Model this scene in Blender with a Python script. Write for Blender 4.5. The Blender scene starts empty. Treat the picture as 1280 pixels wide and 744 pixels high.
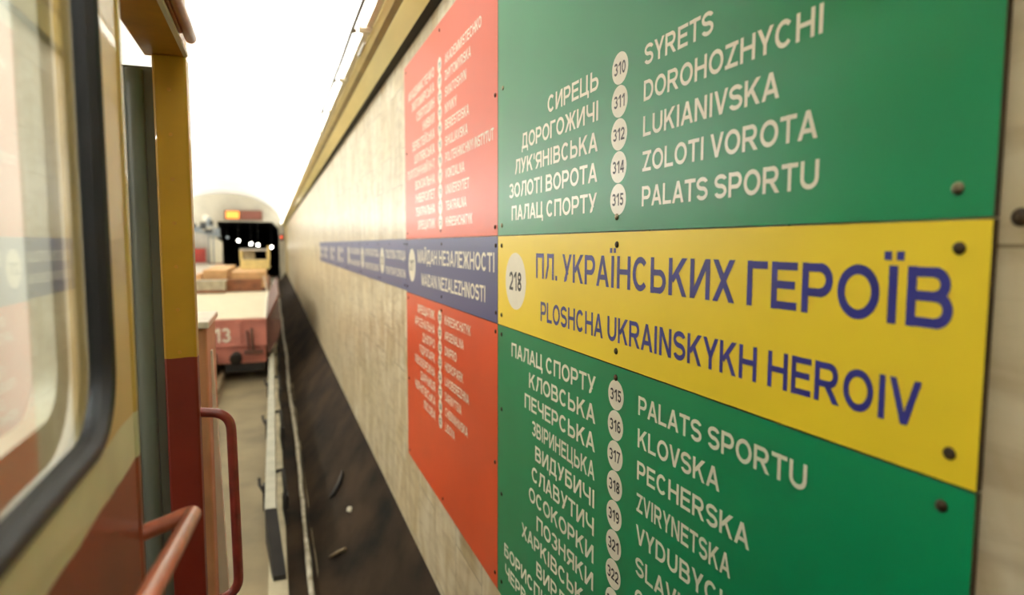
import bpy, bmesh, math, random
from mathutils import Vector, Matrix
from mathutils.geometry import delaunay_2d_cdt
random.seed(7)
S = bpy.context.scene
COL = S.collection
R = math.radians

# ------------------------------------------------------------------ camera, light, exposure
# axes: +Y along the tunnel, +X towards the marble track wall, Z up; the eye is at the origin, 2.6 m above the track bed
yaw, pitch, roll = R(20.494), R(-4.725), R(0.138)
fw = Vector((math.sin(yaw)*math.cos(pitch), math.cos(yaw)*math.cos(pitch), math.sin(pitch)))
rt = Vector((math.cos(yaw), -math.sin(yaw), 0)); up = rt.cross(fw)
rt2 = rt*math.cos(roll) + up*math.sin(roll); up2 = up*math.cos(roll) - rt*math.sin(roll)
cd = bpy.data.cameras.new('camera'); cam = bpy.data.objects.new('camera', cd); COL.objects.link(cam)
cam.matrix_world = Matrix(((rt2.x, up2.x, -fw.x, 0), (rt2.y, up2.y, -fw.y, 0), (rt2.z, up2.z, -fw.z, 0), (0, 0, 0, 1)))
cd.sensor_width = 36; cd.lens = 797.8/1280*36; cd.clip_start = 0.02; cd.clip_end = 300
cd.dof.use_dof = True; cd.dof.focus_distance = 1.65; cd.dof.aperture_fstop = 2.0
S.camera = cam
S.view_settings.view_transform = 'Standard'; S.view_settings.look = 'None'
S.view_settings.exposure = 0.27; S.view_settings.gamma = 1.0; S.view_settings.use_curve_mapping = False
S.cycles.max_bounces = 10; S.cycles.diffuse_bounces = 6; S.cycles.glossy_bounces = 4; S.cycles.transmission_bounces = 6
S.cycles.sample_clamp_indirect = 6

wd = bpy.data.worlds.new('world'); S.world = wd; wd.use_nodes = True
wd.node_tree.nodes['Background'].inputs[0].default_value = (1.0, 0.93, 0.82, 1)
wd.node_tree.nodes['Background'].inputs[1].default_value = 0.35

def area(name, loc, sx, sy, power, direction, col):
    l = bpy.data.lights.new(name, 'AREA'); l.shape = 'RECTANGLE'; l.size = sx; l.size_y = sy
    l.energy = power; l.color = col
    o = bpy.data.objects.new(name, l); COL.objects.link(o); o.location = loc
    z = -Vector(direction).normalized(); y = Vector((0, 1, 0)); x = y.cross(z).normalized()
    o.matrix_world = Matrix(((x.x, y.x, z.x, loc[0]), (x.y, y.y, z.y, loc[1]), (x.z, y.z, z.z, loc[2]), (0, 0, 0, 1)))
    return o
WARM = (0.975, 1.0, 0.985)
# the two rows of tube lamps above the cornices, throwing their light onto the vault
area('cornice_tube_light', (0.545, 19.5, 1.372), 0.06, 54, 560, (-0.55, 0, 1), WARM)
area('cornice_tube_light_far', (-6.42, 19.5, 1.372), 0.06, 54, 1500, (0.7, 0, 0.7), WARM)

# ------------------------------------------------------------------ helpers
class MB:
    def __init__(s): s.v = []; s.f = []; s.m = []; s.sm = []
    def poly(s, pts, m=0, sm=False):
        i = len(s.v); s.v += [tuple(p) for p in pts]; s.f.append(tuple(range(i, i+len(pts)))); s.m.append(m); s.sm.append(sm)
    def grid(s, rows, m=0, sm=True, closed=False):
        i = len(s.v); n = len(rows[0])
        for r in rows: s.v += [tuple(p) for p in r]
        for a in range(len(rows)-1):
            for b in range(n if closed else n-1):
                c = (b+1) % n
                s.f.append((i+a*n+b, i+a*n+c, i+(a+1)*n+c, i+(a+1)*n+b)); s.m.append(m); s.sm.append(sm)
        return s
    def box(s, x0, x1, y0, y1, z0, z1, m=0):
        i = len(s.v)
        s.v += [(x, y, z) for z in (z0, z1) for y in (y0, y1) for x in (x0, x1)]
        for f in ((0,2,3,1), (4,5,7,6), (0,1,5,4), (2,6,7,3), (0,4,6,2), (1,3,7,5)):
            s.f.append(tuple(i+k for k in f)); s.m.append(m); s.sm.append(False)
        return s
    def prism(s, pts, axis, a, b, m=0):
        """2-D outline extruded along an axis: axis 'y' takes (x,z), 'x' takes (y,z), 'z' takes (x,y)"""
        mk = {'y': lambda p, t: (p[0], t, p[1]), 'x': lambda p, t: (t, p[0], p[1]), 'z': lambda p, t: (p[0], p[1], t)}[axis]
        n = len(pts); i = len(s.v)
        s.v += [mk(p, a) for p in pts] + [mk(p, b) for p in pts]
        s.f += [tuple(range(i, i+n))[::-1], tuple(range(i+n, i+2*n))]; s.m += [m, m]; s.sm += [False, False]
        for k in range(n):
            q = (k+1) % n; s.f.append((i+k, i+q, i+n+q, i+n+k)); s.m.append(m); s.sm.append(False)
        return s
    def tube(s, path, r, seg=14, m=0, cap=True):
        path = [Vector(p) for p in path]; rows = []; n0 = None
        rr = r if isinstance(r, (list, tuple)) else [r]*len(path)
        for k, p in enumerate(path):
            d = (path[min(k+1, len(path)-1)] - path[max(k-1, 0)]).normalized()
            if n0 is None:
                n0 = d.orthogonal().normalized()
            else:
                n0 = (n0 - d*n0.dot(d)).normalized()
            b = d.cross(n0)
            rows.append([p + (n0*math.cos(t) + b*math.sin(t))*rr[k] for t in [2*math.pi*j/seg for j in range(seg)]])
        s.grid(rows, m, True, True)
        if cap:
            s.poly(rows[0][::-1], m); s.poly(rows[-1], m)
        return s
    def build(s, name, mats, parent=None, bevel=0):
        me = bpy.data.meshes.new(name)
        off = WLOC.get(parent.name, Vector()) if parent else Vector()
        me.from_pydata([(x-off.x, y-off.y, z-off.z) for x, y, z in s.v], [], s.f)
        mats = mats if isinstance(mats, (list, tuple)) else [mats]
        for mm in mats: me.materials.append(mm)
        me.polygons.foreach_set('material_index', s.m); me.polygons.foreach_set('use_smooth', s.sm)
        bm = bmesh.new(); bm.from_mesh(me); bmesh.ops.recalc_face_normals(bm, faces=bm.faces) if not getattr(s, 'keep', False) else None
        bm.to_mesh(me); bm.free(); me.update()
        o = bpy.data.objects.new(name, me); COL.objects.link(o)
        if parent:
            o.parent = parent; WLOC[o.name] = off
        if bevel:
            b = o.modifiers.new('bevel', 'BEVEL'); b.width = bevel; b.segments = 2; b.limit_method = 'ANGLE'
        return o
WLOC = {}
def thing(name, label, cat, loc, group=None):
    o = bpy.data.objects.new(name, None); COL.objects.link(o); o.location = loc; o.empty_display_size = 0.1
    WLOC[o.name] = Vector(loc); o['label'] = label; o['category'] = cat
    if group: o['group'] = group
    return o
def tag(o, label, cat, group=None):
    o['label'] = label; o['category'] = cat
    if group: o['group'] = group
    return o
def struct(o): o['kind'] = 'structure'; return o
def fillet(pts, r, n=7):
    pts = [Vector(p) for p in pts]; out = [pts[0]]
    for k in range(1, len(pts)-1):
        a = (pts[k-1]-pts[k]).normalized(); b = (pts[k+1]-pts[k]).normalized()
        p0 = pts[k]+a*r; p1 = pts[k]+b*r
        for j in range(n+1):
            t = j/n; out.append(p0*(1-t)**2 + pts[k]*2*t*(1-t) + p1*t*t)
    out.append(pts[-1]); return out
ORD = ['first', 'second', 'third', 'fourth', 'fifth', 'sixth', 'seventh', 'eighth', 'ninth', 'tenth', 'eleventh', 'twelfth', 'thirteenth',
       'fourteenth', 'fifteenth', 'sixteenth', 'seventeenth', 'eighteenth', 'nineteenth', 'twentieth']
ORD += ['twenty-'+o for o in ORD[:9]] + ['thirtieth'] + ['thirty-'+o for o in ORD[:9]] + ['fortieth']

# ------------------------------------------------------------------ materials
def lin(c): return tuple(((v/255)/12.92 if v/255 <= .04045 else ((v/255+.055)/1.055)**2.4) for v in c) + (1,)
def mat(name, col, rough=0.5, metal=0.0, coat=0.0, var=0.0, scale=8, bump=0.0, stretch=(1, 1, 1), col2=None, emit=0, coat_rough=0.1, spec=0.5):
    m = bpy.data.materials.new(name); m.use_nodes = True; nt = m.node_tree; b = nt.nodes['Principled BSDF']
    b.inputs['Base Color'].default_value = lin(col); b.inputs['Roughness'].default_value = rough; b.inputs['Metallic'].default_value = metal
    b.inputs['Coat Weight'].default_value = coat; b.inputs['Coat Roughness'].default_value = coat_rough; b.inputs['Specular IOR Level'].default_value = spec
    if emit:
        b.inputs['Emission Color'].default_value = lin(col); b.inputs['Emission Strength'].default_value = emit
    if var or bump or col2:
        tc = nt.nodes.new('ShaderNodeTexCoord'); mp = nt.nodes.new('ShaderNodeMapping'); mp.inputs['Scale'].default_value = stretch
        nz = nt.nodes.new('ShaderNodeTexNoise'); nz.inputs['Scale'].default_value = scale; nz.inputs['Detail'].default_value = 6
        nt.links.new(tc.outputs['Object'], mp.inputs[0]); nt.links.new(mp.outputs[0], nz.inputs[0])
        if var or col2:
            mx = nt.nodes.new('ShaderNodeMix'); mx.data_type = 'RGBA'
            rp = nt.nodes.new('ShaderNodeValToRGB'); rp.color_ramp.elements[0].position = .35; rp.color_ramp.elements[1].position = .68
            nt.links.new(nz.outputs[0], rp.inputs[0]); nt.links.new(rp.outputs[0], mx.inputs[0])
            mx.inputs[6].default_value = lin(col)
            mx.inputs[7].default_value = lin(col2) if col2 else lin(tuple(max(0, v*(1-var)) for v in col))
            nt.links.new(mx.outputs[2], b.inputs['Base Color'])
        if bump:
            bp = nt.nodes.new('ShaderNodeBump'); bp.inputs['Strength'].default_value = bump; bp.inputs['Distance'].default_value = .01
            nt.links.new(nz.outputs[0], bp.inputs['Height']); nt.links.new(bp.outputs[0], b.inputs['Normal'])
    return m

def marble():
    m = bpy.data.materials.new('marble_tiles'); m.use_nodes = True; nt = m.node_tree; N = nt.nodes; L = nt.links; b = N['Principled BSDF']
    tc = N.new('ShaderNodeTexCoord'); sp = N.new('ShaderNodeSeparateXYZ'); L.new(tc.outputs['Object'], sp.inputs[0])
    cb = N.new('ShaderNodeCombineXYZ'); L.new(sp.outputs[2], cb.inputs[0]); L.new(sp.outputs[1], cb.inputs[1])   # tiles stand upright: rows run along z
    br = N.new('ShaderNodeTexBrick'); L.new(cb.outputs[0], br.inputs[0]); br.inputs['Scale'].default_value = 1
    br.inputs['Brick Width'].default_value = .62; br.inputs['Row Height'].default_value = .42; br.inputs['Mortar Size'].default_value = .0022
    br.inputs['Color1'].default_value = (0, 0, 0, 1); br.inputs['Color2'].default_value = (1, 1, 1, 1); br.inputs['Mortar'].default_value = (.5, .5, .5, 1)
    br.offset = .37
    # vein coordinates shifted tile by tile
    ad = N.new('ShaderNodeVectorMath'); ad.operation = 'MULTIPLY_ADD'; L.new(br.outputs[0], ad.inputs[0]); ad.inputs[1].default_value = (7, 9, 5); L.new(tc.outputs['Object'], ad.inputs[2])
    mp = N.new('ShaderNodeMapping'); mp.inputs['Scale'].default_value = (1, 3.2, 1.1); L.new(ad.outputs[0], mp.inputs[0])
    n1 = N.new('ShaderNodeTexNoise'); n1.inputs['Scale'].default_value = 1.6; n1.inputs['Detail'].default_value = 9; n1.inputs['Distortion'].default_value = 1.1; L.new(mp.outputs[0], n1.inputs[0])
    mp2 = N.new('ShaderNodeMapping'); mp2.inputs['Scale'].default_value = (1, 1.2, 5.5); L.new(ad.outputs[0], mp2.inputs[0])
    n2 = N.new('ShaderNodeTexNoise'); n2.inputs['Scale'].default_value = 3.5; n2.inputs['Detail'].default_value = 8; n2.inputs['Distortion'].default_value = .7; L.new(mp2.outputs[0], n2.inputs[0])
    r1 = N.new('ShaderNodeValToRGB'); e = r1.color_ramp.elements; e[0].position = .3; e[0].color = lin((186, 164, 120)); e[1].position = .66; e[1].color = lin((222, 211, 184)); L.new(n1.outputs[0], r1.inputs[0])
    r2 = N.new('ShaderNodeValToRGB'); e = r2.color_ramp.elements; e[0].position = .36; e[0].color = (.36, .24, .11, 1); e[1].position = .55; e[1].color = (1, 1, 1, 1); L.new(n2.outputs[0], r2.inputs[0])
    mu = N.new('ShaderNodeMix'); mu.data_type = 'RGBA'; mu.blend_type = 'MULTIPLY'; mu.inputs[0].default_value = .3; L.new(r1.outputs[0], mu.inputs[6]); L.new(r2.outputs[0], mu.inputs[7])
    tl = N.new('ShaderNodeMix'); tl.data_type = 'RGBA'; tl.blend_type = 'MULTIPLY'; tl.inputs[0].default_value = 1
    rt_ = N.new('ShaderNodeMapRange'); L.new(br.outputs[0], rt_.inputs[0]); rt_.inputs[3].default_value = .92; rt_.inputs[4].default_value = 1.06
    L.new(mu.outputs[2], tl.inputs[6]); L.new(rt_.outputs[0], tl.inputs[7])
    mo = N.new('ShaderNodeMix'); mo.data_type = 'RGBA'; L.new(br.outputs['Fac'], mo.inputs[0]); L.new(tl.outputs[2], mo.inputs[6]); mo.inputs[7].default_value = lin((120, 105, 75))
    L.new(mo.outputs[2], b.inputs['Base Color'])
    b.inputs['Roughness'].default_value = .3; b.inputs['Specular IOR Level'].default_value = .32
    return m

def banded(name, bands, rough=.35, coat=.3):
    """paint in horizontal bands: list of (lower edge z, colour) from the bottom up"""
    m = bpy.data.materials.new(name); m.use_nodes = True; nt = m.node_tree; N = nt.nodes; L = nt.links; b = N['Principled BSDF']
    g = N.new('ShaderNodeNewGeometry'); sp = N.new('ShaderNodeSeparateXYZ'); L.new(g.outputs['Position'], sp.inputs[0])
    nz = N.new('ShaderNodeTexNoise'); nz.inputs['Scale'].default_value = 14; nz.inputs['Detail'].default_value = 5; L.new(g.outputs['Position'], nz.inputs[0])
    wob = N.new('ShaderNodeMath'); wob.operation = 'MULTIPLY_ADD'; L.new(nz.outputs[0], wob.inputs[0]); wob.inputs[1].default_value = .012; L.new(sp.outputs[2], wob.inputs[2])
    cur = None
    for z, c in bands:
        rgb = N.new('ShaderNodeRGB'); rgb.outputs[0].default_value = lin(c)
        if cur is None: cur = rgb.outputs[0]; continue
        gt = N.new('ShaderNodeMath'); gt.operation = 'GREATER_THAN'; L.new(wob.outputs[0], gt.inputs[0]); gt.inputs[1].default_value = z+.006
        mx = N.new('ShaderNodeMix'); mx.data_type = 'RGBA'; L.new(gt.outputs[0], mx.inputs[0]); L.new(cur, mx.inputs[6]); L.new(rgb.outputs[0], mx.inputs[7]); cur = mx.outputs[2]
    dirt = N.new('ShaderNodeTexNoise'); dirt.inputs['Scale'].default_value = 5; dirt.inputs['Detail'].default_value = 8; L.new(g.outputs['Position'], dirt.inputs[0])
    rp = N.new('ShaderNodeMapRange'); L.new(dirt.outputs[0], rp.inputs[0]); rp.inputs[1].default_value = .3; rp.inputs[2].default_value = .7; rp.inputs[3].default_value = .8; rp.inputs[4].default_value = 1.05
    mu = N.new('ShaderNodeMix'); mu.data_type = 'RGBA'; mu.blend_type = 'MULTIPLY'; mu.inputs[0].default_value = 1; L.new(cur, mu.inputs[6]); L.new(rp.outputs[0], mu.inputs[7])
    L.new(mu.outputs[2], b.inputs['Base Color']); b.inputs['Roughness'].default_value = rough; b.inputs['Coat Weight'].default_value = coat
    bp = N.new('ShaderNodeBump'); bp.inputs['Strength'].default_value = .12; bp.inputs['Distance'].default_value = .004; L.new(dirt.outputs[0], bp.inputs['Height']); L.new(bp.outputs[0], b.inputs['Normal'])
    return m

M = {}
M['marble'] = marble()
M['vault'] = mat('vault_whitewash', (246, 245, 240), .8, var=.03, scale=.8)
M['endwall'] = mat('end_wall_plaster', (194, 186, 166), .8, var=.08, scale=1.2)
M['floor'] = mat('track_concrete', (152, 136, 104), .75, var=.22, scale=1.4, bump=.25)
M['pale_concrete'] = mat('pale_concrete', (200, 190, 160), .75, var=.2, scale=4, bump=.2)
M['grime'] = mat('grimy_footing', (58, 44, 30), .85, spec=.15, col2=(17, 13, 10), scale=2.6, bump=.8, stretch=(1, .7, 1))
M['soot'] = mat('soot', (22, 20, 19), .9, var=.4, scale=2)  # near-black tunnel lining with random variation in tone
M['platform'] = mat('platform_granite', (215, 208, 192), .35, var=.1, scale=9)
M['gold'] = mat('yellow_cornice_paint', (238, 218, 132), .32, coat=.4, var=.12, scale=3, stretch=(1, .2, 1))
M['olive'] = mat('olive_cornice_paint', (150, 122, 50), .4, var=.2, scale=3)
M['lip'] = mat('cream_cornice_paint', (222, 200, 130), .4, var=.08, scale=3)
M['dark'] = mat('dark_gap', (34, 26, 16), .7, var=.3, scale=6)  # shade of the gap under the cornice, given as colour
M['tube'] = mat('tube_glass', (255, 250, 238), .3, emit=6)
M['lampwhite'] = mat('lamp_white_enamel', (236, 228, 205), .4, var=.05, scale=9)
M['wire'] = mat('cable_sheath', (84, 74, 52), .6, var=.2, scale=9)
M['clip'] = mat('cable_clip', (95, 78, 50), .5, var=.2, scale=9)
def sign(name, c): return mat(name, c, .36, coat=.08, coat_rough=.3, spec=.42, var=.05, scale=2.2)
M['green'] = sign('sign_green', (0, 130, 80)); M['yellow'] = sign('sign_yellow', (246, 214, 46))
M['red'] = sign('sign_red', (218, 74, 20)); M['blue'] = sign('sign_blue', (62, 68, 122))
M['edge'] = mat('sign_edge', (70, 50, 26), .6, var=.3, scale=20)
M['cream'] = mat('cream_vinyl', (238, 231, 210), .3, coat=.15, coat_rough=.22, var=.03, scale=20)
M['navy'] = mat('navy_vinyl', (42, 44, 128), .3, coat=.15, coat_rough=.22, var=.05, scale=20)
M['black'] = mat('black_vinyl', (30, 28, 24), .4, var=.05, scale=20)
M['screw'] = mat('screw_steel', (150, 138, 110), .35, metal=.9, var=.3, scale=60)
M['screw_dark'] = mat('screw_rusty', (70, 52, 30), .5, metal=.6, var=.4, scale=60)
YEL, CRM, RED = (216, 180, 86), (228, 226, 184), (150, 66, 36)
M['loco'] = banded('locomotive_paint', [(-9, RED), (-.318, CRM), (-.25, YEL)])
M['pillar'] = banded('door_pillar_paint', [(-9, (128, 36, 18)), (-.305, (196, 148, 26))], .4, .2)
M['header'] = mat('header_paint', (206, 146, 42), .4, coat=.2, var=.15, scale=9)
M['copper'] = mat('handrail_paint', (196, 108, 74), .3, coat=.5, var=.2, scale=25)
M['maroon'] = mat('maroon_handrail_paint', (150, 56, 44), .35, coat=.4, var=.2, scale=25)
M['gutter'] = mat('gutter_paint', (190, 112, 58), .35, coat=.3, var=.25, scale=18)
M['rubber'] = mat('black_rubber', (26, 23, 22), .5, var=.2, scale=30)
M['greydoor'] = mat('grey_door_paint', (120, 124, 112), .4, var=.15, scale=6, stretch=(1, 1, .3))
M['cabin'] = mat('cab_interior_paint', (222, 217, 198), .5, var=.06, scale=4)
M['inner'] = mat('inner_frame_paint', (168, 162, 138), .6, var=.1, scale=6)
M['column'] = mat('pinkish_cabinet_paint', (206, 148, 106), .45, var=.12, scale=6)
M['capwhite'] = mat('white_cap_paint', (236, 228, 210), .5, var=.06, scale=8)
M['under'] = mat('underframe_black', (40, 36, 33), .6, var=.3, scale=8)
M['steel'] = mat('worn_steel', (160, 140, 108), .5, metal=.3, var=.3, scale=9)
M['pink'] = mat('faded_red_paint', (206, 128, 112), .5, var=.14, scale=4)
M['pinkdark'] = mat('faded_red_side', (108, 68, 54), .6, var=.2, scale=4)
M['deck'] = mat('pale_deck_boards', (226, 216, 186), .6, var=.12, scale=3, stretch=(1, 6, 1))
M['brown'] = mat('brown_boards', (150, 92, 58), .6, var=.25, scale=4)
M['crate'] = mat('grey_crate_wood', (186, 174, 148), .6, var=.15, scale=6)
M['tan'] = mat('tan_plywood', (224, 178, 122), .6, var=.14, scale=4)
M['paleyellow'] = mat('pale_yellow_paint', (226, 206, 138), .5, var=.1, scale=5)
M['coverwhite'] = mat('contact_rail_cover_paint', (180, 178, 160), .5, var=.12, scale=5)
M['greypipe'] = mat('chalky_conduit', (214, 208, 190), .6, col2=(150, 140, 115), scale=9)
M['lampdot'] = mat('bulb_glow', (255, 250, 235), .3, emit=14)
M['globe'] = mat('globe_opal_glow', (255, 250, 238), .3, emit=3)
M['dimdot'] = mat('bulb_dim', (190, 200, 200), .3, emit=.5)
M['redlight'] = mat('signal_red_glow', (255, 90, 50), .3, emit=1.6)
M['led'] = mat('clock_orange_glow', (255, 150, 60), .4, emit=1.3)
M['ledred'] = mat('clock_dull_red', (150, 84, 64), .4, var=.25, scale=30)
M['ledcase'] = mat('clock_case', (120, 66, 40), .5, var=.1, scale=9)
M['bluegrey'] = mat('blue_grey_enamel', (140, 148, 152), .4, var=.12, scale=6)
M['darkgrey'] = mat('dark_grey_enamel', (62, 62, 60), .5, var=.2, scale=6)
M['poster'] = mat('poster_red', (196, 74, 66), .5, var=.25, scale=1.8)
M['gate'] = mat('gate_grey', (188, 182, 172), .5, var=.08, scale=3)
M['ochre'] = mat('ochre_door_paint', (206, 176, 92), .5, var=.1, scale=3)
# window glass of the cab
def glass():
    m = bpy.data.materials.new('cab_window_glass'); m.use_nodes = True; b = m.node_tree.nodes['Principled BSDF']
    b.inputs['Base Color'].default_value = (.93, .97, .95, 1); b.inputs['Transmission Weight'].default_value = 1; b.inputs['Roughness'].default_value = .03; b.inputs['IOR'].default_value = 1.34
    return m
M['glass'] = glass()

# ------------------------------------------------------------------ the setting
WX = .806; Y0, Y1 = -9.0, 47.0; FZ = -2.6
struct(MB().box(-3.3, 1.1, Y0, 80, FZ-.2, FZ).build('floor', M['floor']))
struct(MB().box(WX, WX+.2, Y0, Y1, -1.9, 1.32).build('wall_right', M['marble']))
# dirty footing that slopes from under the marble to the track bed
b = MB(); rows = []
ny, nx = 120, 8
for j in range(ny+1):
    y = Y0 + (Y1-Y0)*j/ny; r = []
    for i in range(nx+1):
        t = i/nx; x = .25 + (WX+.03-.25)*t; z = FZ-.01 + (.72)*(t**1.25) + (random.uniform(-.025, .025) if 0 < i < nx else 0)
        r.append((x, y, min(z, -1.9)))
    rows.append(r)
b.grid(rows); struct(b.build('baseboard_right', M['grime']))
struct(MB().box(-.10, .04, Y0, Y1, FZ, FZ+.012).build('trim_1', M['pale_concrete']))       # pale strip of the track bed
struct(MB().box(.045, .26, Y0, Y1, FZ, FZ+.006).build('trim_2', M['grime']))               # dirty gutter beside it
# vault
SX, CX, CZ, RX, RZ = .64, -2.9, 1.30, 3.54, 2.05
b = MB(); ys = []
yv = Y0
ribs = [4.5+6.2*k for k in range(8)]
ys = [(Y0, 0)]
for r_ in ribs: ys += [(r_-.16, 0), (r_-.15, .05), (r_+.15, .05), (r_+.16, 0)]
ys += [(Y1, 0)]
rows = []
for y, d in ys:
    rows.append([(CX+(RX-d)*math.cos(t), y, CZ+(RZ-d)*math.sin(t)) for t in [math.pi*k/64 for k in range(65)]])
b.grid(rows, sm=False); o = struct(b.build('ceiling', M['vault']))
# cornice above the marble: gap shade painted as a dark strip, sloping yellow band, olive groove, cream lip; its back closes up to the vault
b = MB()
b.prism([(.806, 1.19), (.748, 1.19), (.742, 1.205), (.742, 1.24), (.806, 1.24)], 'y', Y0, Y1, 0)
b.prism([(.748, 1.186), (.668, 1.255), (.668, 1.275), (.9, 1.275), (.9, 1.24), (.76, 1.24)], 'y', Y0, Y1, 1)
b.prism([(.668, 1.262), (.634, 1.282), (.634, 1.292), (.9, 1.292), (.9, 1.275), (.668, 1.275)], 'y', Y0, Y1, 2)
b.prism([(.634, 1.276), (.604, 1.298), (.604, 1.316), (.9, 1.316), (.9, 1.292), (.634, 1.292)], 'y', Y0, Y1, 3)
struct(b.build('trim_3', [M['dark'], M['gold'], M['olive'], M['lip']]))
struct(MB().box(.61, 1.0, Y0, Y1, 1.316, 1.5).build('trim_4', M['vault']))
# far side of the track vault: platform, pylon wall, cornice
struct(MB().box(-7.0, -3.06, Y0, Y1, FZ, -1.3).build('platform', M['platform']))
struct(MB().box(-6.75, -6.55, Y0, Y1, -1.3, 1.32).build('wall_left', M['marble']))
struct(MB().box(-6.55, -6.38, Y0, Y1, 1.24, 1.34).build('trim_5', M['gold']))
# end wall with the tunnel mouth
def portal(d=0): return [(-3.42-d, FZ), (-3.42-d, 1.5+d), (.02, 1.5+d), (.42+d, 1.0), (.42+d, FZ)]
bm = bmesh.new()
outer = [(-7.2, FZ-.2), (1.2, FZ-.2), (1.2, 3.9), (-7.2, 3.9)]
def loop(pts):
    vs = [bm.verts.new((x, Y1-.02, z)) for x, z in pts]
    for k in range(len(vs)): bm.edges.new((vs[k], vs[(k+1) % len(vs)]))
loop(outer); loop([(x, max(z, FZ-.1)) for x, z in portal()])
bmesh.ops.triangle_fill(bm, edges=bm.edges[:], use_beauty=True)
me = bpy.data.meshes.new('wall_back'); bm.to_mesh(me); bm.free(); me.materials.append(M['endwall'])
o = bpy.data.objects.new('wall_back', me); COL.objects.link(o); struct(o)
sm = o.modifiers.new('thick', 'SOLIDIFY'); sm.thickness = .3; sm.offset = 0
b = MB(); P_ = portal(.04)
b.grid([[(x, y, z) for x, z in P_] for y in (Y1+.1, 60, 78)], sm=False); b.poly([(x, 78, z) for x, z in P_])
struct(b.build('wall_tunnel', M['soot']))
struct(MB().box(.79, WX+.01, 41.2, 43.6, -1.9, 1.2).build('trim_6', M['ochre']))
# running rails
for k, x in enumerate((-2.48, -.96)):
    pr = [(x-.065, FZ), (x+.065, FZ), (x+.065, FZ+.02), (x+.012, FZ+.04), (x+.012, FZ+.13), (x+.036, FZ+.145), (x+.036, FZ+.17), (x-.036, FZ+.17), (x-.036, FZ+.145), (x-.012, FZ+.13), (x-.012, FZ+.04), (x-.065, FZ+.02)]
    o = MB().prism(pr, 'y', Y0, 76).build('rail', M['steel'])
    tag(o, ('running rail on the platform side, under the far wheels', 'running rail nearest the marble wall, under the near wheels of the wagon')[k], 'rail')

# ------------------------------------------------------------------ lettering
T = .178; H_ = T/2
def arc(cx, cy, rx, ry, a0, a1, n=None):
    n = n or max(4, int(abs(a1-a0)/12)); q = []
    A = [R(a0+(a1-a0)*k/n) for k in range(n+1)]
    for k in range(n):
        a, c = A[k], A[k+1]
        q.append([(cx+(rx+H_)*math.cos(a), cy+(ry+H_)*math.sin(a)), (cx+(rx+H_)*math.cos(c), cy+(ry+H_)*math.sin(c)),
                  (cx+(rx-H_)*math.cos(c), cy+(ry-H_)*math.sin(c)), (cx+(rx-H_)*math.cos(a), cy+(ry-H_)*math.sin(a))])
    return q
def clip(p, y0=0., y1=1.):
    for s, lim in ((1, y0), (-1, y1)):
        out = []
        for k in range(len(p)):
            a, b_ = p[k], p[(k+1) % len(p)]; da, db = s*(a[1]-lim), s*(b_[1]-lim)
            if da >= 0: out.append(a)
            if (da > 0 > db) or (da < 0 < db):
                t = da/(da-db); out.append((a[0]+(b_[0]-a[0])*t, a[1]+(b_[1]-a[1])*t))
        p = out
        if len(p) < 3: return None
    return p
def rect(x0, y0, x1, y1): return [[(x0, y0), (x1, y0), (x1, y1), (x0, y1)]]
def diag(x0, y0, x1, y1, t=T, ext=.3, lo=0., hi=1., e0=None):
    dx, dy = x1-x0, y1-y0; l = math.hypot(dx, dy); nx_, ny_ = -dy/l*t/2, dx/l*t/2; ex, ey = dx/l*ext, dy/l*ext; e0 = ext if e0 is None else e0; sx_, sy_ = dx/l*e0, dy/l*e0
    c = clip([(x0-sx_+nx_, y0-sy_+ny_), (x1+ex+nx_, y1+ey+ny_), (x1+ex-nx_, y1+ey-ny_), (x0-sx_-nx_, y0-sy_-ny_)], lo, hi)
    return [c] if c else []
def stem(x): return rect(x-H_, 0, x+H_, 1)
def bar(x0, x1, y): return rect(x0, y-H_*.92, x1, y+H_*.92)
TP, BT = 1-H_, H_
def bowl(w, y0, y1, x0=0):
    ry = (y1-y0)/2; rx = min(ry, (w-x0)*.45); cx = w-H_-rx
    return bar(x0, cx, y0)+bar(x0, cx, y1)+arc(cx, (y0+y1)/2, rx, ry, -90, 90)
def g_A(w=.9): k = H_*1.05; return diag(k, 0, w/2, 1, ext=.02)+diag(w-k, 0, w/2, 1, ext=.02)+rect(w/2-k, .93, w/2+k, 1)+bar(w*.24, w*.76, .3)
def g_O(w=.95): return arc(w/2, .5, w/2-H_, TP-.5, 0, 360, 30)
def g_C(w=.88): return arc(w/2, .5, w/2-H_, TP-.5, 42, 318, 26)
def g_S(w=.8):
    m = .51; return arc(w/2, (m+TP)/2, w/2-H_, (TP-m)/2, 20, 270, 18)+arc(w/2, (m+BT)/2, w/2-H_, (m-BT)/2, 90, -160, 18)
def g_3(w=.66):
    m = .52; return arc(w/2-.03, (m+TP)/2, w/2-H_-.0, (TP-m)/2, 155, -90, 18)+arc(w/2-.02, (m+BT)/2, w/2-H_+.02, (m-BT)/2, 90, -155, 18)
def g_K(w=.86): return stem(H_)+diag(H_*1.9, .40, w-H_*1.3, 1, e0=0)+diag(w*.45, .60, w-H_*1.2, 0, e0=0)
def g_N(w=.84): return stem(H_)+stem(w-H_)+diag(H_*1.1, 1, w-H_*1.1, 0)
def g_I(w=T): return stem(H_)
def g_II(w=.84): return stem(H_)+stem(w-H_)+diag(H_*1.1, 0, w-H_*1.1, 1)
def g_U(w=.84): r = w/2-H_; return rect(0, BT+.3, T, 1)+rect(w-T, BT+.3, w, 1)+arc(w/2, BT+.3, r, .3, 180, 360, 16)
def g_Z(w=.78): return bar(0, w, TP)+bar(0, w, BT)+diag(H_*1.35, 0, w-H_*1.35, 1, lo=.06, hi=.94)
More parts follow.
